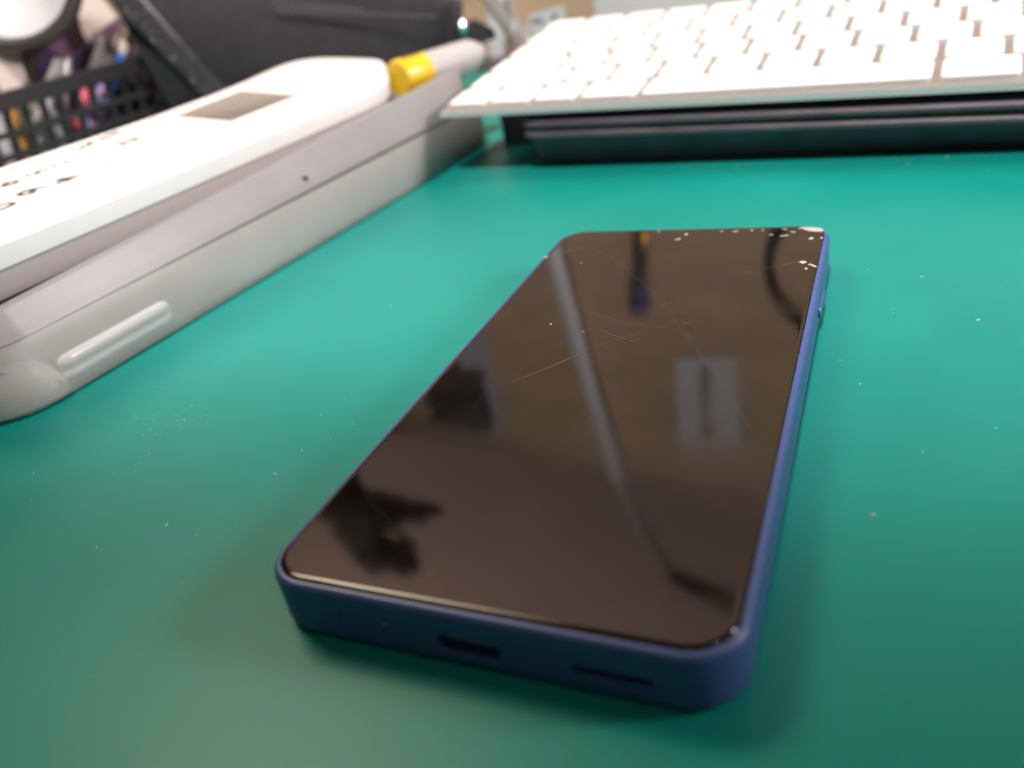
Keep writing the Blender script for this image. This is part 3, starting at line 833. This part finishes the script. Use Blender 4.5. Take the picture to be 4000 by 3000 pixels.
# things fixed to the board that the dark screen mirrors
def RB(px, py, t=-1.0):
    p = at_plane(px, py, K(0, 0, t), BN); p.z = 2*H - p.z; return p
cq = [RB(2635, 1395), RB(2870, 1390), RB(2893, 1750), RB(2655, 1742)]
cx = sum(cq, Vector())/4
card = thing('paper_card', 'white paper card with a red round seal on the tan board, mirrored in the screen', 'card', Vector((cx.x, cx.y, cq[0].z)))
MB().loft([cq, [p - BN*.4 for p in cq]]).build('sheet', M['paper'], card, smooth=False)
cc = RB(2762, 1682)
MB().tube([cc - BN*.3, cc - BN*.75], 7.0, 20).build('red_seal', M['red'], card)
for k in range(5):
    c = RB(2755 + k*0, 1450 + k*42)
    MB().box(c - BE*4 - Vector((0, 0, 4)) - BN*.35, BE*8, BN*-.15, Vector((0, 0, 7))).build('print', M['print'], card, smooth=False)
bt = RB(2497, 1215, -6); bb_ = RB(2503, 905, -6)
br = thing('brush', 'black handled brush with blue bristles upright on the tan board, mirrored in the screen', 'brush', Vector((bb_.x, bb_.y, 40)))
z1, z0 = bt.z, bb_.z
bxp = lambda z: Vector((bb_.x + (bt.x - bb_.x)*(z - z0)/(z1 - z0), bb_.y, z))
MB().tube([bxp(z1), bxp(z1 - 3), bxp(z1 - 10), bxp(z1 - 24)], [6.5, 9.2, 8.6, 5.6], 16).build('bristles', M['bristle'], br)
MB().tube([bxp(z1 - 24), bxp(z0 + 8)], 5.8, 16).build('ferrule', M['dark'], br)
MB().tube([bxp(z0 + 8), bxp(z0 - 2)], [5.6, 5.0], 16).build('collar', M['brass'], br)
MB().tube([bxp(z0 - 2), bxp(z0 - 40), bxp(40)], [4.8, 5.4, 3.2], 14).build('handle', M['dark'], br)
rc = K(24, 179, -4)
ring = MB()
R0 = 53
rr_ = []
for k in range(49):
    a = 2*math.pi*k/48
    c = rc + (BE*math.cos(a) + Vector((0, 0, 1))*math.sin(a))*R0
    o_ = (BE*math.cos(a) + Vector((0, 0, 1))*math.sin(a))
    rr_.append([c + (o_*math.cos(b) + BN*math.sin(b))*3.6 for b in [2*math.pi*q/8 for q in range(8)]])
ring.loft(rr_, False, False)
o = ring.build('black_ring', M['dark'], loc=rc - Vector((0, 0, R0))); tag(o, 'large black ring hanging on the tan board, mirrored in the screen corner', 'ring')
# desk lamp: pale pole leaning up from the board, dark switched-off head
l0 = RB(2160, 985, -14); l1 = RB(2300, 1500, -14); l2 = RB(2415, 1865, -16); l3 = RB(2520, 2080, -22); l4 = RB(2640, 2255, -30); l5 = RB(2890, 2370, -30)
lb = l0 + (l0 - l1)*((l0.z - 3)/(l1.z - l0.z)); lb.z = 3
lamp = thing('desk_lamp', 'unlit desk lamp with pale pole and dark head, mirrored in the screen', 'lamp', Vector((lb.x, lb.y, 0)))
MB().tube([lb, l0, l1, l2], [6.8, 6.8, 6.6, 6.2], 14).build('pole', M['pole'], lamp)
MB().tube([l2 - (l3 - l2)*.02, l3, l4], [5.4, 4.8, 4.4], 14).build('arm', M['arm'], lamp)
MB().tube([l4 - (l5-l4)*.15, l4, l5], [3, 7.5, 9], 16).build('head', M['dark'], lamp)
MB().tube([Vector((lb.x, lb.y, 0)), Vector((lb.x, lb.y, 6))], [22, 20], 24).build('base', M['black'], lamp)
# crumpled black bags hung on the board's left side
def lump(name, label, pxy, r, seed, t=-18):
    rnd = random.Random(seed); c = RB(*pxy, t)
    bm = bmesh.new(); bmesh.ops.create_icosphere(bm, subdivisions=4, radius=1.0)
    ph_ = [rnd.uniform(0, 6) for _ in range(6)]
    for v in bm.verts:
        d = v.co
        k = 1 + .25*math.sin(4*d.x + ph_[0]) + .2*math.sin(5*d.z + ph_[1]) + .15*math.sin(9*d.x + 7*d.z + ph_[2]) + .14*math.sin(15*d.x - 6*d.z + ph_[3]) + .12*math.sin(17*d.z + 5*d.x + ph_[4])
        v.co = Vector((d.x*r*1.35*k, d.y*12, d.z*r*k))
    m = MB(); m.v = [tuple(v.co + c) for v in bm.verts]; bm.verts.index_update()
    m.f = [tuple(v.index for v in f.verts) for f in bm.faces]; bm.free()
    o = m.build(name, M['bag'], loc=c); tag(o, label, 'bag')
lump('black_bag', 'small crumpled black bag on the tan board, mirrored at the left edge of the screen', (1800, 1615), 22, 2)
lump('black_bag', 'large crumpled black bag above the tan board, mirrored at the near left of the screen', (1400, 1990), 62, 9, 40)
lump('black_bag', 'rounded black bag highest above the tan board, mirrored in the near left screen corner', (1490, 2160), 34, 5, 45)
sq = [RB(1780, 1290), RB(1895, 1285), RB(1975, 1700), RB(1840, 1710)]
sh = MB().loft([sq, [p - BN*.4 for p in sq]]).build('paper_sheet', M['paper2'], smooth=False, loc=sum(sq, Vector())/4)
tag(sh, 'greyish paper sheet on the tan board, mirrored at the left edge of the screen', 'paper')

for o in list(bpy.data.objects):
    if '_o' in o: del o['_o']
